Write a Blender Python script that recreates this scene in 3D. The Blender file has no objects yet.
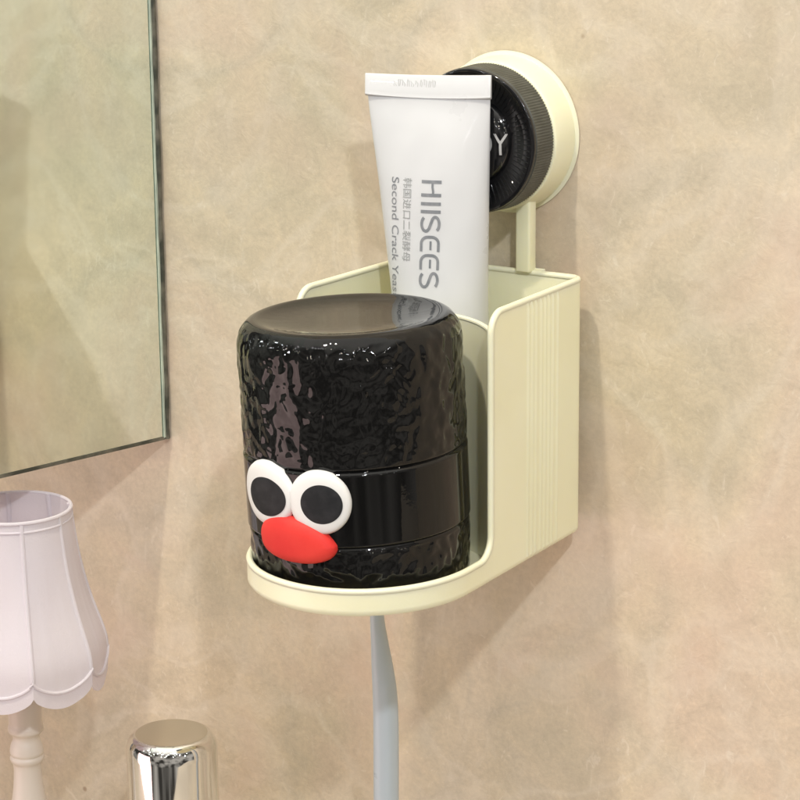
import bpy, bmesh, math, random
from mathutils import Vector, Matrix, noise
R_ = math.radians
pi = math.pi
scene = bpy.context.scene
col = scene.collection
random.seed(7)

# ------------------------------------------------------------------ camera
cam_d = bpy.data.cameras.new('camera')
cam = bpy.data.objects.new('camera', cam_d)
col.objects.link(cam)
right = Vector((.84459, .53533, -.00963)); up = Vector((-.12544, .21534, .96845)); fwd = Vector((-.52052, .81673, -.24903))
cam.matrix_world = Matrix(((right.x, up.x, -fwd.x, .52052), (right.y, up.y, -fwd.y, -.81673),
                           (right.z, up.z, -fwd.z, .24903), (0, 0, 0, 1)))
cam_d.sensor_width = 36
cam_d.lens = 2463.7 / 800 * 36
cam_d.clip_start = .02
cam_d.clip_end = 50
scene.camera = cam

# ------------------------------------------------------------------ light and exposure
scene.view_settings.view_transform = 'Standard'
scene.view_settings.look = 'None'
scene.view_settings.exposure = -.20
scene.view_settings.gamma = 1
world = bpy.data.worlds.new('World')
scene.world = world
world.use_nodes = True
wn = world.node_tree.nodes; wl = world.node_tree.links
bgn = wn['Background']
tc = wn.new('ShaderNodeTexCoord')
nz = wn.new('ShaderNodeTexNoise'); nz.inputs['Scale'].default_value = 3.2; nz.inputs['Detail'].default_value = 2
wl.new(tc.outputs['Generated'], nz.inputs['Vector'])
rp = wn.new('ShaderNodeValToRGB')
rp.color_ramp.elements[0].position = .40; rp.color_ramp.elements[0].color = (.05, .045, .04, 1)
rp.color_ramp.elements[1].position = .62; rp.color_ramp.elements[1].color = (.55, .51, .46, 1)
wl.new(nz.outputs['Fac'], rp.inputs['Fac'])
sx = wn.new('ShaderNodeSeparateXYZ'); wl.new(tc.outputs['Generated'], sx.inputs[0])
mr = wn.new('ShaderNodeMapRange'); mr.interpolation_type = 'SMOOTHSTEP'
mr.inputs['From Min'].default_value = .42; mr.inputs['From Max'].default_value = .86
wl.new(sx.outputs['Z'], mr.inputs['Value'])
mx = wn.new('ShaderNodeMix'); mx.data_type = 'RGBA'
wl.new(mr.outputs['Result'], mx.inputs['Factor']); wl.new(rp.outputs['Color'], mx.inputs['A'])
mx.inputs['B'].default_value = (1.70, 1.64, 1.50, 1)
wl.new(mx.outputs['Result'], bgn.inputs['Color'])
bgn.inputs['Strength'].default_value = .92

TGT = Vector((.04, -.05, .03))
def lamp(name, typ, direction, dist, power, color, size):
    d = bpy.data.lights.new(name, typ)
    d.energy = power; d.color = color
    if typ == 'AREA': d.size = size
    else: d.shadow_soft_size = size
    o = bpy.data.objects.new(name, d); col.objects.link(o)
    v = Vector(direction).normalized()
    o.location = TGT + v * dist
    o.rotation_euler = (-v).to_track_quat('-Z', 'Y').to_euler()
    return o
lamp('ceiling_downlight', 'POINT', (-.06, -1.0, 2.0), 1.6, 62, (1, .91, .75), .03)
lamp('side_spotlight', 'POINT', (.85, -1.0, .92), 1.7, 45, (.93, .96, 1), .03)
lamp('pink_patch_light', 'AREA', (-.62, -.75, -.27), 1.4, 6.2, (1, .70, .66), .85)  # unseen pink light, added for the patch it reflects on the cup
# unseen small lamps, added to put glints on the tumbler's shoulder
for i in range(42):
    t = (i % 14) / 13
    a = R_(-168 + 150 * t + 6 * math.sin(i * 1.9)); e = R_((16, 26, 37)[i // 14] + 4 * math.sin(i * 2.3))
    lamp('glint_light', 'POINT', (math.cos(a) * math.cos(e), math.sin(a) * math.cos(e), math.sin(e)), 2.1 + .12 * math.cos(i * 1.7), 1.5, (.95, .96, 1) if i % 3 else (1, .9, .75), .010)

# ------------------------------------------------------------------ helpers
def tag(o, label=None, cat=None, group=None, kind=None):
    if label: o['label'] = label
    if cat: o['category'] = cat
    if group: o['group'] = group
    if kind: o['kind'] = kind
    return o
def empty(name, loc, label, cat):
    o = bpy.data.objects.new(name, None); col.objects.link(o)
    o.location = loc; o.empty_display_size = .02
    return tag(o, label, cat)
def link_mesh(name, me, mat, parent=None, sharp=35):
    me.materials.append(mat)
    for p in me.polygons: p.use_smooth = True
    if sharp: me.set_sharp_from_angle(angle=R_(sharp))
    o = bpy.data.objects.new(name, me); col.objects.link(o)
    if parent:
        o.parent = parent
        # meshes are written in world coordinates
        pw = Vector((0, 0, 0)); q = parent
        while q: pw += q.location; q = q.parent
        me.transform(Matrix.Translation(-pw))
    return o
def obj(name, bm, mat, parent=None, sharp=35, recalc=True):
    if recalc: bmesh.ops.recalc_face_normals(bm, faces=bm.faces)
    me = bpy.data.meshes.new(name); bm.to_mesh(me); bm.free()
    return link_mesh(name, me, mat, parent, sharp)
def frame_of(axis):
    a = Vector(axis).normalized()
    h = Vector((0, 0, 1)) if abs(a.z) < .9 else Vector((1, 0, 0))
    x = a.cross(h).normalized(); return x, a.cross(x).normalized(), a
def add_lathe(bm, prof, origin=(0, 0, 0), axes=None, n=96, close=False):
    X, Y, Z = axes or (Vector((1, 0, 0)), Vector((0, 1, 0)), Vector((0, 0, 1)))
    o = Vector(origin); rows = []
    for r, z in prof:
        if r < 1e-7: rows.append([bm.verts.new(o + Z * z)])
        else: rows.append([bm.verts.new(o + Z * z + r * (X * math.cos(2 * pi * i / n) + Y * math.sin(2 * pi * i / n))) for i in range(n)])
    for a, b in zip(rows, rows[1:]):
        for i in range(n):
            j = (i + 1) % n
            if len(a) == 1 and len(b) == 1: break
            if len(a) == 1: bm.faces.new((a[0], b[i], b[j]))
            elif len(b) == 1: bm.faces.new((a[i], b[0], a[j]))
            else: bm.faces.new((a[i], a[j], b[j], b[i]))
def add_box(bm, x0, x1, y0, y1, z0, z1, bev=0, M=None):
    g = bmesh.ops.create_cube(bm, size=1)
    vs = g['verts']
    for v in vs:
        v.co = Vector(((x0 + x1) / 2 + v.co.x * (x1 - x0), (y0 + y1) / 2 + v.co.y * (y1 - y0), (z0 + z1) / 2 + v.co.z * (z1 - z0)))
    es = list({e for v in vs for e in v.link_edges})
    if M is not None:
        for v in vs: v.co = M @ v.co
    if bev: bmesh.ops.bevel(bm, geom=es, offset=bev, segments=3, profile=.5, affect='EDGES')
def add_tube(bm, pts, rad, n=12, closed=False, cap=True):
    pts = [Vector(p) for p in pts]; m = len(pts); rings = []
    prev = None
    for i, p in enumerate(pts):
        a = pts[(i - 1) % m] if (i or closed) else pts[i]
        b = pts[(i + 1) % m] if (i < m - 1 or closed) else pts[i]
        t = (b - a).normalized()
        if prev is None: x = t.orthogonal().normalized()
        else:
            x = prev - t * prev.dot(t)
            x = x.normalized() if x.length > 1e-6 else t.orthogonal().normalized()
        prev = x; y = t.cross(x)
        r = rad[i] if isinstance(rad, (list, tuple)) else rad
        rings.append([bm.verts.new(p + r * (x * math.cos(2 * pi * k / n) + y * math.sin(2 * pi * k / n))) for k in range(n)])
    for i in range(m if closed else m - 1):
        a, b = rings[i], rings[(i + 1) % m]
        sh = 0
        if closed and i == m - 1:
            sh = min(range(n), key=lambda s: (a[0].co - b[s].co).length)
        for k in range(n):
            bm.faces.new((a[k], a[(k + 1) % n], b[(k + 1 + sh) % n], b[(k + sh) % n]))
    if cap and not closed:
        bm.faces.new(rings[0]); bm.faces.new(rings[-1][::-1])
def interp(tab, x):
    if x <= tab[0][0]: return tab[0][1]
    for (a, b), (c, d) in zip(tab, tab[1:]):
        if x <= c:
            t = (x - a) / (c - a); return b + (d - b) * t
    return tab[-1][1]
def catmull(tab, n=8):
    out = []
    P = [tab[0]] + list(tab) + [tab[-1]]
    for i in range(1, len(P) - 2):
        p0, p1, p2, p3 = P[i - 1:i + 3]
        for k in range(n):
            t = k / n
            out.append(tuple(.5 * ((2 * b) + (-a + c) * t + (2 * a - 5 * b + 4 * c - d) * t * t + (-a + 3 * b - 3 * c + d) * t ** 3)
                             for a, b, c, d in zip(p0, p1, p2, p3)))
    out.append(tuple(tab[-1])); return out

# ------------------------------------------------------------------ materials
def mat(name, color, rough=.5, metal=0, sss=0, sss_col=None, coat=0, spec=.5, bump=None, vary=None, rvary=None, trans=0, ior=1.5):
    m = bpy.data.materials.new(name); m.use_nodes = True
    nt = m.node_tree; N, L = nt.nodes, nt.links
    p = N['Principled BSDF']
    p.inputs['Base Color'].default_value = (*color, 1)
    p.inputs['Roughness'].default_value = rough
    p.inputs['Metallic'].default_value = metal
    p.inputs['Specular IOR Level'].default_value = spec
    p.inputs['Coat Weight'].default_value = coat
    p.inputs['Coat Roughness'].default_value = .05
    p.inputs['Transmission Weight'].default_value = trans
    p.inputs['IOR'].default_value = ior
    if sss:
        p.inputs['Subsurface Weight'].default_value = sss
        p.inputs['Subsurface Radius'].default_value = sss_col or (1, .8, .5)
        p.inputs['Subsurface Scale'].default_value = .004
    tcn = N.new('ShaderNodeTexCoord')
    if vary:
        sc, c2, lo, hi = vary
        a = N.new('ShaderNodeTexNoise'); a.inputs['Scale'].default_value = sc; a.inputs['Detail'].default_value = 5
        L.new(tcn.outputs['Object'], a.inputs['Vector'])
        r = N.new('ShaderNodeValToRGB'); r.color_ramp.elements[0].position = lo; r.color_ramp.elements[1].position = hi
        r.color_ramp.elements[0].color = (*color, 1); r.color_ramp.elements[1].color = (*c2, 1)
        L.new(a.outputs['Fac'], r.inputs['Fac']); L.new(r.outputs['Color'], p.inputs['Base Color'])
    if rvary:
        sc, lo, hi = rvary
        a = N.new('ShaderNodeTexNoise'); a.inputs['Scale'].default_value = sc; a.inputs['Detail'].default_value = 6
        L.new(tcn.outputs['Object'], a.inputs['Vector'])
        r = N.new('ShaderNodeMapRange'); r.inputs['From Min'].default_value = .3; r.inputs['From Max'].default_value = .7
        r.inputs['To Min'].default_value = lo; r.inputs['To Max'].default_value = hi
        L.new(a.outputs['Fac'], r.inputs['Value']); L.new(r.outputs['Result'], p.inputs['Roughness'])
    if bump:
        sc, st, dist = bump
        a = N.new('ShaderNodeTexNoise'); a.inputs['Scale'].default_value = sc; a.inputs['Detail'].default_value = 4
        L.new(tcn.outputs['Object'], a.inputs['Vector'])
        b = N.new('ShaderNodeBump'); b.inputs['Strength'].default_value = st; b.inputs['Distance'].default_value = dist
        L.new(a.outputs['Fac'], b.inputs['Height']); L.new(b.outputs['Normal'], p.inputs['Normal'])
    return m

def wall_material():
    m = bpy.data.materials.new('marble_look_wall'); m.use_nodes = True
    nt = m.node_tree; N, L = nt.nodes, nt.links
    p = N['Principled BSDF']
    tcn = N.new('ShaderNodeTexCoord')
    def noise_(scale, detail=4, rough=.55, dist=0, off=(0, 0, 0), stretch=(1, 1, 1), rot=(0, 0, 0)):
        mp = N.new('ShaderNodeMapping'); mp.inputs['Location'].default_value = off; mp.inputs['Scale'].default_value = stretch
        mp.inputs['Rotation'].default_value = rot
        L.new(tcn.outputs['Object'], mp.inputs['Vector'])
        a = N.new('ShaderNodeTexNoise'); a.inputs['Scale'].default_value = scale; a.inputs['Detail'].default_value = detail
        a.inputs['Roughness'].default_value = rough; a.inputs['Distortion'].default_value = dist
        L.new(mp.outputs['Vector'], a.inputs['Vector']); return a.outputs['Fac']
    def ramp(fac, stops):
        r = N.new('ShaderNodeValToRGB'); cr = r.color_ramp
        while len(cr.elements) < len(stops): cr.elements.new(.5)
        for e, (pos, c) in zip(cr.elements, stops): e.position = pos; e.color = (*c, 1) if len(c) == 3 else c
        L.new(fac, r.inputs['Fac']); return r.outputs['Color']
    def mix(fac, a, b, mode='MIX', f=None):
        x = N.new('ShaderNodeMix'); x.data_type = 'RGBA'; x.blend_type = mode
        if fac is not None: L.new(fac, x.inputs['Factor'])
        else: x.inputs['Factor'].default_value = f
        L.new(a, x.inputs['A']); L.new(b, x.inputs['B']); return x.outputs['Result']
    base = ramp(noise_(8.5, 3, .42, .9), [(.34, (.565, .495, .37)), (.43, (.635, .545, .405)), (.50, (.59, .515, .395)), (.56, (.65, .555, .42)), (.64, (.64, .53, .41))])
    mott = ramp(noise_(55, 8, .68, .9, (3, 1, 2)), [(.32, (.885, .885, .88)), (.5, (.98, .98, .98)), (.68, (1.06, 1.05, 1.03))])
    c = mix(None, base, mott, 'MULTIPLY', .95)
    # fine mineral grain
    grain = ramp(noise_(420, 4, .7, .3, (1, 5, 2)), [(.33, (.90, .90, .90)), (.66, (1.07, 1.07, 1.07))])
    c = mix(None, c, grain, 'MULTIPLY', .75)
    # short pale trowel scratches and wisps
    wisp = ramp(noise_(60, 5, .55, 3.2, (7, 2, 9), (1, 1, .45), (0, .7, 0)), [(.60, (0, 0, 0)), (.70, (1, 1, 1))])
    pale = N.new('ShaderNodeRGB'); pale.outputs[0].default_value = (.78, .71, .60, 1)
    wm = N.new('ShaderNodeMath'); wm.operation = 'MULTIPLY'; wm.inputs[1].default_value = .20
    L.new(wisp, wm.inputs[0]); c = mix(wm.outputs[0], c, pale.outputs[0])
    fl = ramp(noise_(150, 6, .6, 2.4, (2, 6, 1), (1, 1, .6), (0, -.5, 0)), [(.62, (0, 0, 0)), (.68, (1, 1, 1))])
    fm = N.new('ShaderNodeMath'); fm.operation = 'MULTIPLY'; fm.inputs[1].default_value = .34
    L.new(fl, fm.inputs[0]); c = mix(fm.outputs[0], c, pale.outputs[0])
    # pale marbled veins: the level line of a warped noise
    vn = noise_(10, 5, .5, 1.6, (4, 4, 8))
    ve = ramp(vn, [(.46, (0, 0, 0)), (.495, (1, 1, 1)), (.505, (1, 1, 1)), (.56, (0, 0, 0))])
    vm = N.new('ShaderNodeMath'); vm.operation = 'MULTIPLY'; vm.inputs[1].default_value = .22
    L.new(ve, vm.inputs[0]); c = mix(vm.outputs[0], c, pale.outputs[0])
    # pinkish clay clouds
    pk = ramp(noise_(13, 3, .5, .8, (11, 3, 5)), [(.52, (0, 0, 0)), (.72, (1, 1, 1))])
    pkc = N.new('ShaderNodeRGB'); pkc.outputs[0].default_value = (.64, .48, .38, 1)
    pm = N.new('ShaderNodeMath'); pm.operation = 'MULTIPLY'; pm.inputs[1].default_value = .45
    L.new(pk, pm.inputs[0]); c = mix(pm.outputs[0], c, pkc.outputs[0])
    # sparse brown pinholes
    vo = N.new('ShaderNodeTexVoronoi'); vo.inputs['Scale'].default_value = 26
    L.new(tcn.outputs['Object'], vo.inputs['Vector'])
    sp = ramp(vo.outputs['Distance'], [(.018, (1, 1, 1)), (.040, (0, 0, 0))])
    pick = ramp(vo.outputs['Color'], [(.62, (0, 0, 0)), (.64, (1, 1, 1))])
    sm = N.new('ShaderNodeMath'); sm.operation = 'MULTIPLY'; L.new(sp, sm.inputs[0]); L.new(pick, sm.inputs[1])
    sm2 = N.new('ShaderNodeMath'); sm2.operation = 'MULTIPLY'; L.new(sm.outputs[0], sm2.inputs[0]); sm2.inputs[1].default_value = .6
    dk = N.new('ShaderNodeRGB'); dk.outputs[0].default_value = (.22, .13, .07, 1)
    c = mix(sm2.outputs[0], c, dk.outputs[0])
    L.new(c, p.inputs['Base Color'])
    p.inputs['Roughness'].default_value = .42
    p.inputs['Specular IOR Level'].default_value = .35
    b = N.new('ShaderNodeBump'); b.inputs['Strength'].default_value = .4; b.inputs['Distance'].default_value = .0008
    L.new(noise_(130, 5, .6, .6), b.inputs['Height']); L.new(b.outputs['Normal'], p.inputs['Normal'])
    return m

M_wall = wall_material()
M_counter = mat('pale_stone_counter', (.42, .36, .29), .35, vary=(9, (.52, .45, .36), .35, .65))
M_cream = mat('cream_plastic', (.92, .90, .655), .34, vary=(28, (.89, .865, .61), .35, .68), sss=.25, sss_col=(1, .85, .45), bump=(900, .06, .0004), rvary=(60, .28, .42))
M_black = mat('black_gloss_plastic', (.006, .006, .006), .035, spec=.40, coat=0, rvary=(90, .012, .045), bump=(150, .05, .0006))
M_black_flat = mat('black_gloss_plain', (.008, .008, .009), .06, spec=.55, coat=.3, rvary=(80, .04, .11))
M_grip = mat('dark_grey_knurled_plastic', (.055, .058, .048), .42, vary=(160, (.085, .088, .075), .35, .65))
M_white_clay = mat('white_soft_clay', (.82, .82, .80), .45, sss=.2, sss_col=(1, .9, .8), bump=(500, .12, .0004))
M_black_clay = mat('black_soft_clay', (.016, .017, .019), .6, spec=.25, bump=(700, .15, .0003), vary=(200, (.03, .03, .033), .4, .7))
M_red_clay = mat('red_soft_clay', (.70, .035, .03), .62, spec=.3, sss=.15, sss_col=(1, .2, .1), bump=(160, .18, .0010), vary=(60, (.80, .06, .045), .4, .7))
M_tube = mat('white_satin_plastic', (.67, .68, .695), .30, sss=.15, sss_col=(1, 1, 1), coat=.15, rvary=(40, .26, .38), bump=(45, .08, .002))
M_ink = mat('grey_print', (.20, .215, .235), .45, vary=(300, (.26, .27, .29), .4, .6))
M_ink_pale = mat('pale_grey_print', (.33, .34, .34), .5, vary=(300, (.40, .41, .41), .4, .6))
M_emboss = mat('pressed_crimp_marks', (.60, .61, .61), .35, vary=(200, (.66, .67, .67), .4, .6))
M_brush = mat('grey_blue_plastic', (.50, .57, .62), .32, sss=.2, sss_col=(.7, .9, 1), rvary=(70, .26, .40))
M_bristle = mat('white_bristles', (.7, .75, .78), .5, bump=(900, .4, .0005))
M_mirror = mat('aged_mirror_glass', (.88, .95, .91), .03, metal=1, vary=(14, (.84, .92, .88), .35, .65), rvary=(16, .015, .08), bump=(9, .02, .002))
M_mirror_edge = mat('dark_mirror_edge', (.045, .05, .04), .35, vary=(90, (.16, .15, .12), .42, .62))
M_mirror_bevel = mat('green_glass_bevel', (.38, .44, .38), .12, vary=(70, (.55, .62, .52), .4, .65))
M_mirror_back = mat('mirror_backing', (.16, .13, .09), .6, vary=(60, (.22, .18, .13), .4, .65))
M_fabric = mat('white_shade_fabric', (.91, .885, .93), .6, bump=(1400, .3, .0005), vary=(30, (.93, .90, .925), .35, .65))
M_trim = mat('white_shade_piping', (.80, .78, .82), .55, bump=(1800, .2, .0003))
M_stem = mat('cream_turned_wood', (.70, .62, .53), .38, vary=(25, (.74, .66, .58), .35, .65), bump=(300, .06, .0005))
M_chrome = mat('polished_chrome', (.85, .85, .83), .05, metal=1, rvary=(50, .03, .10))
M_bulb = mat('frosted_bulb', (.8, .74, .72), .35, sss=.3)
M_letter = mat('silver_letter_print', (.40, .40, .40), .4, vary=(200, (.48, .48, .48), .4, .6))
# lamp shade lets some light through
nt = M_fabric.node_tree; pr = nt.nodes['Principled BSDF']; tr = nt.nodes.new('ShaderNodeBsdfTranslucent'); ms = nt.nodes.new('ShaderNodeMixShader')
tr.inputs['Color'].default_value = (.86, .80, .86, 1); ms.inputs['Fac'].default_value = .42
nt.links.new(pr.outputs[0], ms.inputs[1]); nt.links.new(tr.outputs[0], ms.inputs[2]); nt.links.new(ms.outputs[0], nt.nodes['Material Output'].inputs['Surface'])

# ------------------------------------------------------------------ setting: wall and counter
bm = bmesh.new(); add_box(bm, -1.2, 1.2, 0, .05, -.32, 1.1)
tag(obj('wall', bm, M_wall), 'beige marble-look wall with faint pale scratches behind everything', kind='structure')
bm = bmesh.new(); add_box(bm, -1.2, 1.2, -.34, -.0005, -.345, -.305, .003)
tag(obj('countertop', bm, M_counter), 'stone countertop below the lamp and the chrome flask', kind='structure')

# ------------------------------------------------------------------ mirror
mroot = empty('mirror_panel', (-.1182, -.0015, -.0321), 'tall greenish mirror panel jutting from the wall above the lamp', 'mirror')
ang = R_(7)
dv = Vector((-math.sin(ang), -math.cos(ang), 0)); nv = Vector((math.cos(ang), -math.sin(ang), 0))
MM = Matrix(((dv.x, nv.x, 0, -.1182), (dv.y, nv.y, 0, -.0015), (.045, 0, 1, -.0321), (0, 0, 0, 1)))
bm = bmesh.new(); add_box(bm, .0030, .36, -.0018, 0, .0012, .42, .0003, MM); obj('mirror_glass', bm, M_mirror, mroot)
bm = bmesh.new(); add_box(bm, .0012, .0030, -.0019, .0003, .0012, .42, .0004, MM); obj('bevel_edge', bm, M_mirror_bevel, mroot)
bm = bmesh.new(); add_box(bm, .0004, .3605, -.0050, -.0020, -.0002, .42, .0005, MM); obj('backing_board', bm, M_mirror_back, mroot)
bm = bmesh.new(); pts = []
for i in range(90):
    z = -.0 + .42 * i / 89
    pts.append(MM @ Vector((.0006 + .0004 * noise.noise(Vector((z * 60, 0, 0))), -.0004 + .0005 * noise.noise(Vector((z * 45, 4, 0))), z)))
add_tube(bm, pts, [.0015 + .0005 * noise.noise(Vector((i * .33, 9, 2))) for i in range(90)], 10); obj('dark_sealant', bm, M_mirror_edge, mroot)
bm = bmesh.new(); add_box(bm, .0030, .36, -.0019, .0004, .0001, .0011, .0002, MM); obj('bottom_edge', bm, M_mirror_edge, mroot)

# ------------------------------------------------------------------ suction holder
XR, XL, ZT, ZB, YB, YF = .0888, .0080, .0608, -.0384, -.008, -.0800
LC = Vector((.0497, -.0992)); LR = .0450; LIPH = .0088; TH = .0018
holder = empty('suction_holder', (.0505, 0, ZB), 'cream plastic wall caddy with rounded tray holding the black cup and white tube', 'wall caddy')
# plan outline, anticlockwise from above starting at the middle of the back
rc = .0055
def arc2(cx, cy, r, a0, a1, n):
    return [(cx + r * math.cos(R_(a0 + (a1 - a0) * i / n)), cy + r * math.sin(R_(a0 + (a1 - a0) * i / n))) for i in range(n + 1)]
LRX = .0415                                        # the tray is a little narrower on its right side
path = [((XL + XR) / 2, YB)]
path += [((XL + XR) / 2 + ((XR - rc) - (XL + XR) / 2) * i / 20, YB) for i in range(1, 20)]
path += arc2(XR - rc, YB - rc, rc, 90, 0, 10)
y0 = YB - rc
path += [(XR + (LC.x + LRX - XR) * i / 110, y0 + (LC.y - y0) * i / 110) for i in range(1, 110)]
for i in range(121):
    a = -pi * i / 120
    path.append((LC.x + (LRX if i < 60 else LR) * math.cos(a), LC.y + LR * math.sin(a)))
path += [(LC.x - LR + (XL - LC.x + LR) * i / 70, LC.y + (y0 - LC.y) * i / 70) for i in range(1, 70)]
path += arc2(XL + rc, YB - rc, rc, 180, 90, 10)
path += [(XL + rc + ((XL + XR) / 2 - XL - rc) * i / 20, YB) for i in range(1, 20)]
# arc length
S = [0]
for (a, b), (c, d) in zip(path, path[1:]): S.append(S[-1] + math.hypot(c - a, d - b))
LEN = S[-1] + math.hypot(path[0][0] - path[-1][0], path[0][1] - path[-1][1])
def at_s(s):
    s %= LEN
    P = path + [path[0]]; SS = S + [LEN]
    lo, hi = 0, len(SS) - 1
    while hi - lo > 1:
        m = (lo + hi) // 2
        if SS[m] <= s: lo = m
        else: hi = m
    t = (s - SS[lo]) / max(1e-9, SS[hi] - SS[lo])
    p = Vector((P[lo][0] + (P[hi][0] - P[lo][0]) * t, P[lo][1] + (P[hi][1] - P[lo][1]) * t))
    return p
def nrm_s(s):
    d = at_s(s + .0006) - at_s(s - .0006)
    return Vector((-d.y, d.x)).normalized() * -1   # pointing inwards is decided below
def s_at_y(side, y):
    best = None
    for i, (px, py) in enumerate(path):
        if (side == 'R' and px > .06) or (side == 'L' and px < .035):
            e = abs(py - y)
            if best is None or e < best[0]: best = (e, S[i])
    return best[1]
sR = s_at_y('R', YF - .0008); sL = s_at_y('L', YF + .001)
# rim curve (s, z)
rim = []
rt, rf = .0075, .0085
def seg(a, b, ds=.0011):
    n = max(1, int(abs(b - a) / ds)); return [a + (b - a) * i / n for i in range(n)]
for s in seg(0, sR - rt, .00035): rim.append((s, ZT))
for i in range(13):
    a = R_(90 - 90 * i / 12); rim.append((sR - rt + rt * math.cos(a), ZT - rt + rt * math.sin(a)))
zl = ZB + LIPH
for z in [ZT - rt + (zl + rf - (ZT - rt)) * i / 16 for i in range(1, 16)]: rim.append((sR + 1e-5, z))
for i in range(13):
    a = R_(180 + 90 * i / 12); rim.append((sR + 2e-5 + rf + rf * math.cos(a), zl + rf + rf * math.sin(a)))
for s in seg(sR + rf + .001, sL - rf): rim.append((s, zl))
for i in range(13):
    a = R_(-90 + 90 * i / 12); rim.append((sL - rf + rf * math.cos(a), zl + rf + rf * math.sin(a)))
for z in [zl + rf + (ZT - rt - zl - rf) * i / 16 for i in range(1, 16)]: rim.append((sL + 1e-5, z))
for i in range(13):
    a = R_(180 - 90 * i / 12); rim.append((sL + 2e-5 + rt + rt * math.cos(a), ZT - rt + rt * math.sin(a)))
for s in seg(sL + rt + .001, LEN): rim.append((s, ZT))
cen = Vector(((XL + XR) / 2, -.06))
def inward(s):
    n = nrm_s(s)
    return n if n.dot(cen - at_s(s)) > 0 else -n
RIBS = [s_at_y('R', -.0310 - .0033 * k) for k in range(8)]
def rib_off(s):
    o = 0
    for q in RIBS: o += .00075 * math.exp(-((s - q) / .00055) ** 2)
    return o
bm = bmesh.new(); cols = []
for s, z in rim:
    p = at_s(s); n = inward(s); o = p - n * rib_off(s)
    q = p + n * TH
    zs = ZB + .0012
    cols.append([bm.verts.new((p.x + n.x * .0009, p.y + n.y * .0009, ZB)), bm.verts.new((p.x, p.y, zs)),
                 bm.verts.new((o.x, o.y, zs + .001 if z > zs + .003 else zs)), bm.verts.new((o.x, o.y, max(zs + .0011, z - .0028))), bm.verts.new((p.x, p.y, z)),
                 bm.verts.new((q.x, q.y, z)), bm.verts.new((q.x, q.y, ZB + .001))])
m = len(cols)
for i in range(m):
    a, b = cols[i], cols[(i + 1) % m]
    for k in range(6): bm.faces.new((a[k], b[k], b[k + 1], a[k + 1]))
# rolled bead along the rim
bead = []
for s, z in rim:
    p = at_s(s) + inward(s) * (TH * .5); v = Vector((p.x, p.y, z))
    if not bead or (v - bead[-1]).length > .0004: bead.append(v)
add_tube(bm, bead, .00125, 10, closed=True)
obj('caddy_wall', bm, M_cream, holder, 40)
# floor with its slot
bm = bmesh.new(); top = []; bot = []
for i in range(260):
    s = LEN * i / 260; p = at_s(s) + inward(s) * .0010
    top.append(bm.verts.new((p.x, p.y, ZB + .0026))); bot.append(bm.verts.new((p.x, p.y, ZB + .0003)))
ct = bm.verts.new((cen.x, cen.y, ZB + .0026)); cb = bm.verts.new((cen.x, cen.y, ZB + .0003))
for i in range(260):
    j = (i + 1) % 260
    bm.faces.new((top[i], top[j], ct)); bm.faces.new((bot[j], bot[i], cb)); bm.faces.new((top[i], bot[i], bot[j], top[j]))
obj('floor', bm, M_cream, holder)
# curved divider behind the cup
bm = bmesh.new(); DR = .0434; prev = None; dz = .0522; beadp = []
for i in range(61):
    a = R_(33 + (180 - 66) * i / 60)
    w0 = Vector((LC.x + DR * math.cos(a), LC.y + DR * math.sin(a), 0)); w1 = Vector((LC.x + (DR + .0016) * math.cos(a), LC.y + (DR + .0016) * math.sin(a), 0))
    c4 = [bm.verts.new((w0.x, w0.y, ZB + .001)), bm.verts.new((w0.x, w0.y, dz)), bm.verts.new((w1.x, w1.y, dz)), bm.verts.new((w1.x, w1.y, ZB + .001))]
    beadp.append(((w0.x + w1.x) / 2, (w0.y + w1.y) / 2, dz))
    if prev:
        for k in range(4): bm.faces.new((prev[k], c4[k], c4[(k + 1) % 4], prev[(k + 1) % 4]))
    else: first = c4
    prev = c4
bm.faces.new(first); bm.faces.new(prev[::-1])
add_tube(bm, beadp, .0010, 10)
obj('divider', bm, M_cream, holder)
# arm and suction disc
KX, KZ = .0505, .1128
KA = (Vector((1, 0, 0)), Vector((0, 0, 1)), Vector((0, -1, 0)))
bm = bmesh.new(); add_box(bm, .0606, .0668, -.0122, -.0066, ZT + .0004, KZ - .020, .0009)
add_box(bm, .0592, .0706, -.0079, -.0060, ZT - .014, ZT + .0016, .0005)
obj('arm', bm, M_cream, holder)
bm = bmesh.new()
add_lathe(bm, catmull([(0, .0003), (.0290, .0003), (.0297, .0012), (.0298, .0030), (.0295, .0075), (.0291, .0108), (.0286, .0132), (.0279, .0140), (.0268, .0142)], 4) + [(0, .0142)], (KX, 0, KZ), KA, 128)
obj('suction_disc', bm, M_cream, holder)
bm = bmesh.new()
add_lathe(bm, [(.0280, .0001), (.0299, .00015), (.0299, .0002), (.0280, .00025)], (KX, 0, KZ), KA, 96)
obj('rubber_lip', bm, mat('clear_rubber', (.55, .47, .36), .3, trans=.3), holder)
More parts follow.
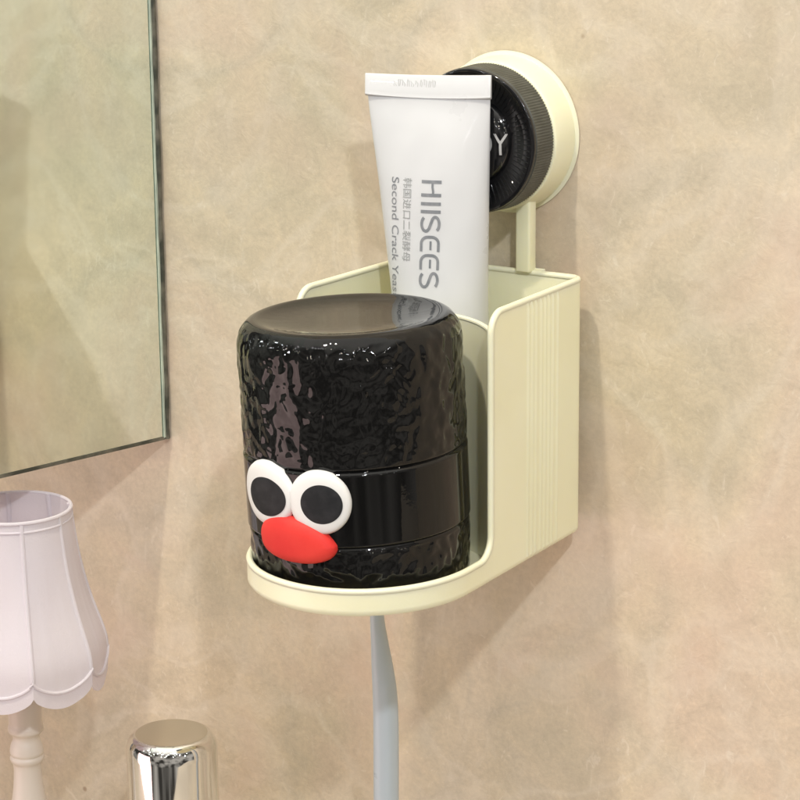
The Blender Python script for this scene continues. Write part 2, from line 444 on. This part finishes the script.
# knurled ring: fine teeth
bm = bmesh.new(); n = 640; rows = []
for yy, rr in ((.0140, .0272), (.0146, .0277), (.0262, .0275), (.0266, .0268)):
    row = []
    for i in range(n):
        a = 2 * pi * i / n; r = rr + (.00022 if (i % 4) < 2 else -.00010) * (1 if .0145 < yy < .0255 else 0)
        row.append(bm.verts.new((KX + r * math.cos(a), -yy, KZ + r * math.sin(a))))
    rows.append(row)
for a, b in zip(rows, rows[1:]):
    for i in range(n): bm.faces.new((a[i], a[(i + 1) % n], b[(i + 1) % n], b[i]))
obj('grip_ring', bm, M_grip, holder, 25)
bm = bmesh.new()
add_lathe(bm, catmull([(.0266, .0262), (.0272, .0266), (.0273, .0275), (.0270, .0281), (.0262, .0283)], 5) +
          catmull([(.0260, .0281), (.0225, .0266), (.0165, .0256), (.0158, .0254)], 5) +
          catmull([(.0157, .0258), (.0150, .0270), (.0120, .0285), (.0070, .0293), (.0, .0296)], 5), (KX, 0, KZ), KA, 128)
knob = obj('knob', bm, M_black_flat, holder, 30)
bm = bmesh.new()
for i in range(72):
    a = 2 * pi * i / 72; ca, sa = math.cos(a), math.sin(a)
    def q(r, w, y): return bm.verts.new((KX + r * ca - w * sa, -y, KZ + r * sa + w * ca))
    r0, r1, w = .0178, .0252, .00028
    ya, yb = .0261, .0277
    t = [q(r0, -w, ya - .0009), q(r0, w, ya - .0009), q(r1, w, yb - .0011), q(r1, -w, yb - .0011)]
    u = [q(r0, -w * .5, ya), q(r0, w * .5, ya), q(r1, w * .5, yb), q(r1, -w * .5, yb)]
    bm.faces.new(u)
    for k in range(4): bm.faces.new((t[k], t[(k + 1) % 4], u[(k + 1) % 4], u[k]))
obj('radial_ridges', bm, M_black_flat, knob, 30)

# ------------------------------------------------------------------ writing helpers
def text_bm(body, size, spacing=1.0, bold=0):
    cu = bpy.data.curves.new('t', 'FONT'); cu.body = body; cu.size = size; cu.space_character = spacing; cu.offset = bold
    o = bpy.data.objects.new('t', cu); col.objects.link(o)
    bpy.context.view_layer.update()
    dg = bpy.context.evaluated_depsgraph_get()
    me = bpy.data.meshes.new_from_object(o.evaluated_get(dg))
    bm = bmesh.new(); bm.from_mesh(me)
    bpy.data.objects.remove(o); bpy.data.meshes.remove(me); bpy.data.curves.remove(cu)
    bmesh.ops.remove_doubles(bm, verts=bm.verts, dist=size * 1e-4)
    bmesh.ops.triangulate(bm, faces=bm.faces)
    bmesh.ops.subdivide_edges(bm, edges=[e for e in bm.edges if e.calc_length() > size * .25], cuts=2)
    bmesh.ops.triangulate(bm, faces=bm.faces)
    return bm
def extent(bm):
    xs = [v.co.x for v in bm.verts]; ys = [v.co.y for v in bm.verts]; return min(xs), max(xs), min(ys), max(ys)
def ribbon(bm, pts, w, closed=False):
    pts = [Vector(p) for p in pts]; L, Rr = [], []
    for i, p in enumerate(pts):
        a = pts[max(0, i - 1)]; b = pts[min(len(pts) - 1, i + 1)]
        d = (b - a).normalized(); n = Vector((-d.y, d.x))
        L.append(bm.verts.new((p.x + n.x * w / 2, p.y + n.y * w / 2, 0))); Rr.append(bm.verts.new((p.x - n.x * w / 2, p.y - n.y * w / 2, 0)))
    for i in range(len(pts) - 1): bm.faces.new((L[i], L[i + 1], Rr[i + 1], Rr[i]))
# the visible end of the name on the knob
bm = text_bm('DY', .0078, 1.0)
x0, x1, ya, yb = extent(bm)
for v in bm.verts:
    X = (v.co.x - x0) / (x1 - x0); Z = (v.co.y - ya) / (yb - ya)
    xx = .0546 + X * .0114; zz = .1085 + Z * .0080
    rr = math.hypot(xx - KX, zz - KZ)
    v.co = Vector((xx, -(interp([(0, .0296), (.007, .0293), (.012, .0285), (.015, .0271)], rr) + .00018), zz))
obj('lettering', bm, M_letter, knob, 0, False)

# ------------------------------------------------------------------ black tumbler with the clay face
CU = Vector((-.0334, -.0215, .9992)).normalized()
CA = Vector((-.9994, 0, -.0334)).normalized(); CB = CU.cross(CA).normalized() * 1
if CB.y > 0: CB = -CB
CO = Vector((.0452, -.0979, ZB + .0036)); CR = .0403
cup = empty('tumbler', CO, 'glossy black hammered cup upside down in the caddy, with googly eyes and red lips', 'cup')
H = .0945
def cup_r(h):
    # profile: straight, a smooth proud band, rounded shoulder
    r = interp([(0, .0397), (.004, .0400), (.0180, .0401), (.0189, .0396), (.0198, .0407), (.0458, .0408), (.0468, .0397), (.0478, .0405), (.085, .0404)], h)
    return r
prof = []
hs = [.0004 * i for i in range(int(.085 / .0004) + 1)]
for h in hs: prof.append((cup_r(h), h))
sr = .0095
for i in range(1, 26):
    a = R_(90 * i / 26); prof.append((.0404 - (.0065) * (1 - math.cos(a)) , .085 + sr * math.sin(a)))
prof += [(.0332, .09442), (.0324, .09430), (.0310, .0940), (.0285, .0935), (.024, .0930), (.018, .0927), (.010, .0926), (0, .0926)]
prof = [(0, .0006), (.030, .0006), (.0385, .0)] + prof
bm = bmesh.new(); n = 640; rows = []
def hammer(p):
    q = p * 225
    w = Vector((noise.noise(q * .6), noise.noise(q * .6 + Vector((5, 5, 5))), noise.noise(q * .6 + Vector((9, 1, 4)))))
    d = noise.voronoi(q * .95 + w * .55)[0]
    bowl = min(1, d[0] ** 2 * 1.6)                  # hollow dimples with soft creases between them
    return (bowl - .45) * .26 + noise.noise(q * .55 + Vector((3, 7, 1))) * .45 + noise.noise(q * 1.15 + w * .5) * .62 + noise.noise(q * 2.3) * .10
for r, h in prof:
    if r < 1e-6: rows.append([bm.verts.new(CO + CU * h)]); continue
    am = 0
    if .0005 < h < .0175: am = min(1, (h - .0005) / .003, (.0178 - h) / .001)
    if .0480 < h < .0940: am = min(1, (h - .0478) / .0012, max(0, (.0945 - h) / .0035))
    row = []
    for i in range(n):
        a = 2 * pi * i / n; d = CA * math.cos(a) + CB * math.sin(a)
        dr = 0
        if am > 0: dr = .00080 * max(0, am) * hammer(Vector((math.cos(a) * .04, math.sin(a) * .04, h * .85)))
        elif .0475 < h < .0925 or .0198 < h < .0458: dr = 0
        row.append(bm.verts.new(CO + CU * h + d * (r + dr)))
    rows.append(row)
for a, b in zip(rows, rows[1:]):
    for i in range(n):
        j = (i + 1) % n
        if len(a) == 1: bm.faces.new((a[0], b[i], b[j]))
        elif len(b) == 1: bm.faces.new((a[i], b[0], a[j]))
        else: bm.faces.new((a[i], a[j], b[j], b[i]))
obj('cup_body', bm, M_black, cup, 60)

def on_cup(phi, h, off):
    a = R_(phi); return CO + CU * h + (CA * math.cos(a) + CB * math.sin(a)) * (.0405 + off)
def blob(phi0, h0, ha, hb, depth, shape=None, rot=0, base=0.0, n=72, m=18, flat=.6):
    """domed pad wrapped on the cup; ha = half width along the arc, hb = half height"""
    bm = bmesh.new(); rings = []
    for k in range(m + 1):
        t = k / m
        rad = 1 - (1 - t) if False else t
        ring = []
        prof_h = (1 - rad ** 4) ** flat
        for i in range(n):
            a = 2 * pi * i / n; sx = ha; sy = hb
            x, y = rad * sx * math.cos(a), rad * sy * math.sin(a)
            if shape: x, y = shape(x, y, rad, a)
            xr = x * math.cos(rot) - y * math.sin(rot); yr = x * math.sin(rot) + y * math.cos(rot)
            ring.append(bm.verts.new(on_cup(phi0 + math.degrees(xr / .0405), h0 + yr, base + depth * prof_h)))
            if k == 0: break
        rings.append(ring)
    # skirt down to the cup
    ring = [bm.verts.new(v.co + (CO + CU * ((v.co - CO).dot(CU)) - v.co).normalized() * (base + .0012)) for v in rings[-1]]
    rings.append(ring)
    for i in range(n): bm.faces.new((rings[0][0], rings[1][i], rings[1][(i + 1) % n]))
    for a, b in zip(rings[1:], rings[2:]):
        for i in range(n):
            j = (i + 1) % n; bm.faces.new((a[i], b[i], b[j], a[j]))
    return bm
EYES = [(73.5, .0372, .0130, .0119, .0, 75.5, .0366), (104.8, .0363, .0114, .0117, .0, 106.5, .0362)]
for (ph, h, ha, hb, rot, pph, phh) in EYES:
    e = obj('eye', blob(ph, h, ha, hb, .0022, base=.0008, flat=.36), M_white_clay, cup, 60)
    tag(e, 'white clay eye nearer the left edge of the cup' if ph < 90 else 'white clay eye nearer the middle of the cup')
    k = ha / .0118
    obj('pupil', blob(pph, phh,   .0073 * (1.22 if ph < 90 else 1), .0071, .0004, base=.0029, flat=.8), M_black_clay, e, 60)
def lips(x, y, rad, a):
    ca, sa = math.cos(a), math.sin(a)
    x = rad * .0156 * math.copysign(abs(ca) ** (.94 if ca < 0 else .78), ca)
    if sa < 0: return x, -rad * .0072 * abs(sa) ** .85 - .0004 * x / .0156
    return x - .0028 * rad * abs(sa) ** 1.1, rad * .0098 * abs(sa) ** 1.25 - .0004 * x / .0156
obj('mouth', blob(90.5, .0208, .0158, .0080, .0042, shape=lips, rot=0, base=.0006, flat=.50), M_red_clay, cup, 60)

# ------------------------------------------------------------------ white tube
PS = R_(14)
TN = Vector((math.sin(PS), -math.cos(PS), 0)); TW = Vector((math.cos(PS), math.sin(PS), 0)); TP = Vector((.045, -.036, 0))
W_ = [(-.010, .0172), (.02, .0180), (.055, .0187), (.075, .0201), (.0985, .0217), (.115, .0230), (.130, .0240), (.139, .0243)]
UC = [(-.010, -.0008), (.02, -.0018), (.055, -.0033), (.0985, -.0054), (.130, -.0073), (.139, -.0074)]
T_ = [(-.010, .0166), (.02, .0158), (.055, .0132), (.0985, .0078), (.115, .0050), (.124, .0027), (.1285, .0012), (.139, .0011)]
def smooth(tab, x, d=.010): return sum(interp(tab, x + d * k) for k in (-1, -.5, 0, .5, 1)) / 5
def dent(u, z):
    return .0011 * noise.noise(Vector((u * 45, 3.1, z * 22))) * max(0, min(1, (.128 - z) / .02)) + .0004 * noise.noise(Vector((u * 140, 1.1, z * 60))) * max(0, min(1, (.130 - z) / .006))
def tube_pt(u, z, off=0.0):
    """front surface point at width position u (local) and height z"""
    w = smooth(W_, z, .006); t = smooth(T_, z, .004); c = smooth(UC, z, .008)
    q = max(-.999, min(.999, (u - c) / w))
    d = t * (1 - abs(q) ** 2.2) ** .5 + dent(u, z) * (1 - q * q)
    return TP + TW * u + TN * (d + off) + Vector((0, 0, z))
tube = empty('squeeze_tube', TP + Vector((0, 0, ZB + .0026)), 'white squeeze tube standing upside down behind the black cup, grey vertical lettering', 'tube')
bm = bmesh.new(); n = 120; rows = []
zs = [-.010 + .0015 * i for i in range(int(.1405 / .0015) + 1)]
zs = [z for z in zs if z < .1302] + [.1302]
for z in zs:
    w = smooth(W_, z, .006); t = smooth(T_, z, .004); c = smooth(UC, z, .008)
    row = []
    for i in range(n):
        a = 2 * pi * i / n; ca, sa = math.cos(a), math.sin(a)
        d = t * (1 - abs(ca) ** 2.2) ** .5 * (1 if sa >= 0 else -1) if abs(ca) < .9999 else 0
        if sa > 0: d += dent(c + w * ca, z) * (1 - ca * ca)
        row.append(bm.verts.new(TP + TW * (c + w * ca) + TN * d + Vector((0, 0, z))))
    rows.append(row)
for a, b in zip(rows, rows[1:]):
    for i in range(n): bm.faces.new((a[i], a[(i + 1) % n], b[(i + 1) % n], b[i]))
bm.faces.new(rows[0][::-1]); bm.faces.new(rows[-1])
body = obj('tube_body', bm, M_tube, tube, 50)
# crimped end: a flat band with a sagging lower edge
bm = bmesh.new(); prev = None
for i in range(41):
    q = -1 + 2 * i / 40; u = -.0074 + .0245 * q
    zb = .1303 - .0009 * (1 - q * q); zt = .1379 + .0004 * q * q + .0003 * q
    c = []
    for (dd, z) in ((.0008, zb - .0006), (.0024, zb + .0002), (.0018, zb + .0016), (.0012, zt - .0005), (.0007, zt), (-.0007, zt), (-.0012, zt - .0005), (-.0014, zb), (-.0006, zb - .0006)):
        k = 1 if abs(q) < 1 else .6
        c.append(bm.verts.new(TP + TW * u + TN * dd * k * .8 + Vector((0, 0, z))))
    if prev:
        for k in range(9): bm.faces.new((prev[k], c[k], c[(k + 1) % 9], prev[(k + 1) % 9]))
    else: bm.faces.new(c)
    prev = c
bm.faces.new(prev[::-1])
crimp = obj('crimped_end', bm, M_tube, tube, 40)
# pressed, unreadable batch marks in the crimp
bm = bmesh.new(); rnd = random.Random(3); x = -.0205
while x < -.0035:
    hgt = .0036; w = .0011
    yy = [rnd.uniform(0, hgt) for _ in range(4)]
    ribbon(bm, [(x + w * rnd.uniform(0, .3), .1330 + yy[0] * .4, 0), (x + w * rnd.uniform(0, .5), .1330 + hgt * rnd.uniform(.7, 1), 0), (x + w, .1326 + yy[2], 0), (x + w * rnd.uniform(.4, 1), .1326, 0)], .00030)
    x += w + .0006
for v in bm.verts: v.co = TP + TW * v.co.x + TN * .00125 + Vector((0, 0, v.co.y))
obj('pressed_marks', bm, M_emboss, crimp, 0, False)
# cap below, standing on the caddy floor
bm = bmesh.new()
add_lathe(bm, [(0, .0), (.0150, 0), (.0160, .001), (.0163, .024), (.0155, .0255), (.0, .0256)], TP + TW * -.0008 + Vector((0, 0, ZB + .0027)), None, 72)
obj('cap', bm, M_tube, tube, 40)
def print_on_tube(bm, name, m):
    """bm holds (s along reading direction, t up the letter) in metres from the line start"""
    for v in bm.verts: v.co = tube_pt(v.co.x, v.co.y, .00016)
    obj(name, bm, m, body, 0, False)
# big name, drawn letter by letter: s = distance down the tube, t = 0 baseline .. 1 top
bm = bmesh.new(); PXM = .0402 / 104.0
def put(pts, w=3.0):
    # densify, then map to (u, z)
    out = []
    for (a, b), (c, d) in zip(pts, pts[1:]):
        n = max(2, int(math.hypot(c - a, (d - b) * 19) / 1.2))
        out += [(a + (c - a) * i / n, b + (d - b) * i / n) for i in range(n)]
    out.append(pts[-1])
    ribbon(bm, [(-.0075 + .0077 * t - .0000025 * (s - 179), .1001 - (s - 179) * PXM, 0) for s, t in out], w * PXM)
for s in (181, 193.7, 202.0, 209.6): put([(s, 0), (s, 1)])
put([(181, .56), (186, .56), (190, .60), (193.7, .60)], 2.2)
def letter_S(s0, s1):
    m = (s0 + s1) / 2; hw = (s1 - s0) / 2 - 1.3
    P = []
    for i in range(13):   # upper bowl
        a = R_(28 + (250 - 28) * i / 12); P.append((m + hw * math.cos(a), .745 + .195 * math.sin(a)))
    for i in range(1, 13):
        a = R_(70 - (70 + 152) * i / 12); P.append((m + hw * math.cos(a), .275 + .215 * math.sin(a)))
    put(P, 2.8)
def letter_E(s0, s1):
    r = 6.2
    P = [(s1, .93)] + [(s0 + 1.5 + r + r * math.cos(R_(90 + 90 * i / 6)), .93 - r / 19 + r / 19 * math.sin(R_(90 + 90 * i / 6))) for i in range(7)]
    P += [(s0 + 1.5 + r + r * math.cos(R_(180 + 90 * i / 6)), .07 + r / 19 + r / 19 * math.sin(R_(180 + 90 * i / 6))) for i in range(7)] + [(s1, .07)]
    put(P, 2.7); put([(s0 + 5.5, .54), (s1 - 1.5, .54)], 2.0)
letter_S(213.3, 229.6); letter_E(232.5, 248); letter_E(250.2, 265.6); letter_S(267.5, 283.6)
print_on_tube(bm, 'brand_lettering', M_ink)
def line(body_, ulo, uhi, z0, z1, m, name, bold=0, slope=0.0, fixed_h=None):
    bm = text_bm(body_, .01, 1.0, bold)
    x0, x1, ya, yb = extent(bm)
    if fixed_h: ya, yb = fixed_h
    for v in bm.verts:
        s = (v.co.x - x0) / (x1 - x0); t = (v.co.y - ya) / (yb - ya)
        v.co = Vector((ulo + (uhi - ulo) * t + slope * s, z0 + (z1 - z0) * s, 0))
    print_on_tube(bm, name, m)
line('韩国进口二裂酵母', -.0150, -.0115, .1003, .0692, M_ink_pale, 'chinese_lettering')
line('Second Crack Yeast', -.0198, -.0166, .1003, .0547, M_ink, 'english_lettering', fixed_h=(0.0, .0073))

# ------------------------------------------------------------------ toothbrush
tb = empty('toothbrush', (.020, -.050, -.16), 'pale grey-blue toothbrush hanging handle down beneath the caddy', 'toothbrush')
HP = [(-.012, .0202, .0026, .0024), (-.060, .0202, .0027, .0025), (-.074, .0202, .0028, .0027), (-.085, .0210, .0035, .0032), (-.096, .0219, .0044, .0038),
      (-.107, .0226, .0049, .0042), (-.122, .0228, .0051, .0045), (-.150, .0226, .0051, .0047), (-.180, .0226, .0051, .0047), (-.205, .0226, .0050, .0045), (-.222, .0226, .0042, .0036), (-.227, .0226, .0020, .0016)]
HP = catmull(HP, 6)
bm = bmesh.new(); prev = None
cs = Vector((.84, .54, 0)); cn = Vector((.54, -.84, 0))
for z, x, wd, th in HP:
    ring = []
    for i in range(28):
        a = 2 * pi * i / 28; ca, sa = math.cos(a), math.sin(a)
        e = .92
        px = wd * math.copysign(abs(ca) ** e, ca); py = th * math.copysign(abs(sa) ** e, sa)
        if z < -.1: py += .0006 * math.exp(-((px - .001) / .0015) ** 2) * (1 if sa > 0 else 0)
        ring.append(bm.verts.new(Vector((.0202, -.050, z)) + cs * (px + (x - .0202) * 1.15) + cn * py))
    if prev:
        for i in range(28): bm.faces.new((prev[i], prev[(i + 1) % 28], ring[(i + 1) % 28], ring[i]))
    else: bm.faces.new(ring)
    prev = ring
bm.faces.new(prev[::-1]); obj('handle', bm, M_brush, tb, 50)

# ------------------------------------------------------------------ table lamp
LX, LY, LZ0 = -.1340, -.085, -.305
lampo = empty('table_lamp', (LX, LY, LZ0), 'small lamp with white scalloped panel shade on a turned cream stem below the mirror', 'lamp')
def zpx(y): return -.0407 - (y - 500) / 2278
caz = math.atan2(-.81673 - LY, .52052 - LX)
SEAM0 = caz + R_(6)
RP = catmull([(-.0440, .0230), (-.0570, .0243), (-.0701, .0263), (-.0846, .0298), (-.0978, .0341), (-.1044, .0357), (-.1110, .0358), (-.1200, .0356)], 6)
RP = sorted(RP)
def shade_r(z, a, bulge=.0):
    f = ((a - SEAM0) / (pi / 4)) % 1.0; dl = (f - .5) * pi / 4
    oct_ = math.cos(pi / 8) / math.cos(dl)
    k = max(0, min(1, (-.044 - z) / .035)) * .80
    fold = .00035 * noise.noise(Vector((math.cos(a) * 4, math.sin(a) * 4, z * 14))) + .00018 * noise.noise(Vector((math.cos(a) * 14, math.sin(a) * 14, z * 30)))
    return interp(RP, z) * (oct_ * k + 1 - k) + fold * k
def scal(a):
    f = ((a - SEAM0) / (pi / 4)) % 1.0; return math.sin(pi * f) ** .62
def trim_z(a): return -.1078 - .0068 * scal(a)
bm = bmesh.new(); n = 192
def shade_row(fn, roff=0):
    out = []
    for i in range(n):
        a = 2 * pi * i / n + SEAM0; z = fn(a); r = shade_r(z, a) + roff
        out.append(bm.verts.new((LX + r * math.cos(a), LY + r * math.sin(a), z)))
    return out
K = 26
rows = [shade_row(lambda a, k=k: -.0440 + (trim_z(a) + .0440) * k / K) for k in range(K + 1)]
rows += [shade_row(lambda a, k=k: trim_z(a) - .0070 * k / 3, .0002) for k in range(1, 4)]
inner = []
for row in rows[::-1]:
    r2 = []
    for v in row:
        d = Vector((v.co.x - LX, v.co.y - LY, 0)).normalized() * .0007; r2.append(bm.verts.new(v.co - d))
    inner.append(r2)
allr = rows + inner
for a, b in zip(allr, allr[1:] + [allr[0]]):
    for i in range(n): bm.faces.new((a[i], a[(i + 1) % n], b[(i + 1) % n], b[i]))
shade = obj('lamp_shade', bm, M_fabric, lampo, 28)
bm = bmesh.new()
for k in range(8):
    a = SEAM0 + k * pi / 4
    pts = []
    for j in range(30):
        z = -.0440 + (trim_z(a) + .0440) * j / 29; r = shade_r(z, a) - .0005; pts.append((LX + r * math.cos(a), LY + r * math.sin(a), z))
    add_tube(bm, pts, .0011, 10)
pts = []
for i in range(n):
    a = 2 * pi * i / n + SEAM0; z = trim_z(a); r = shade_r(z, a) + .0003; pts.append((LX + r * math.cos(a), LY + r * math.sin(a), z))
add_tube(bm, pts, .0007, 8, closed=True)
for zz, rr in ((-.0442, .0008), (-.0480, .0005)):
    pts = []
    for i in range(n):
        a = 2 * pi * i / n + SEAM0; r = shade_r(zz, a); pts.append((LX + r * math.cos(a), LY + r * math.sin(a), zz))
    add_tube(bm, pts, rr, 8, closed=True)
obj('piping', bm, M_fabric, shade)
SP = [(690, 14), (697, 18.6), (716, 18.2), (722, 18.0), (726, 19.2), (730, 19.0), (734, 15.2), (738, 14.4), (744, 17.0), (750, 18.4), (753, 18.0), (754.5, 17.0), (757, 18.6), (760, 18.0), (764, 15.6), (772, 15.2), (788, 16.6), (805, 19.5), (840, 25), (880, 27), (920, 22), (950, 17), (965, 18), (985, 20), (1010, 22)]
prof = [(r / 2590, zpx(y)) for y, r in catmull(SP, 5)]
zb = prof[-1][1]
prof = [(0, zpx(690) + .0001)] + prof + [(.011, -.286), (.020, -.292), (.030, -.297), (.034, -.301), (.034, LZ0), (0, LZ0)]
bm = bmesh.new(); add_lathe(bm, prof, (LX, LY, 0), None, 72); obj('stem', bm, M_stem, lampo, 40)
bm = bmesh.new(); add_lathe(bm, [(0, -.124), (.005, -.124), (.005, -.105)] + [(.010 * math.sin(R_(t)) + .0, -.088 + -.017 * math.cos(R_(t))) for t in range(30, 181, 15)], (LX, LY, 0), None, 32)
obj('bulb', bm, M_bulb, lampo)

# ------------------------------------------------------------------ chrome flask
FX, FY, FZ = -.0762, -.060, -.1392
fl = empty('chrome_flask', (FX, FY, LZ0), 'shiny chrome cylinder with rounded dished top at the bottom of the wall', 'flask')
prof = [(0, LZ0), (.0186, LZ0), (.0190, LZ0 + .001), (.0190, FZ - .0082)]
prof += [(.0148 + .0042 * math.cos(R_(a)), FZ - .0080 + .0077 * math.sin(R_(a))) for a in range(10, 91, 8)]
prof += [(.0146, FZ - .0006), (0, FZ - .0012)]
bm = bmesh.new(); add_lathe(bm, prof, (FX, FY, 0), None, 128); obj('flask_body', bm, M_chrome, fl, 40)
bm = bmesh.new(); add_lathe(bm, [(.0149, FZ - .0010), (.0150, FZ - .00028), (.0135, FZ - .00034), (.011, FZ - .0006), (.006, FZ - .0008), (0, FZ - .00085)], (FX, FY, 0), None, 96)
obj('top_disc', bm, mat('satin_chrome_dimmed', (.66, .64, .58), .12, metal=1, rvary=(60, .12, .24)), fl, 40)  # darker reflection of the dished chrome top put into the metal colour
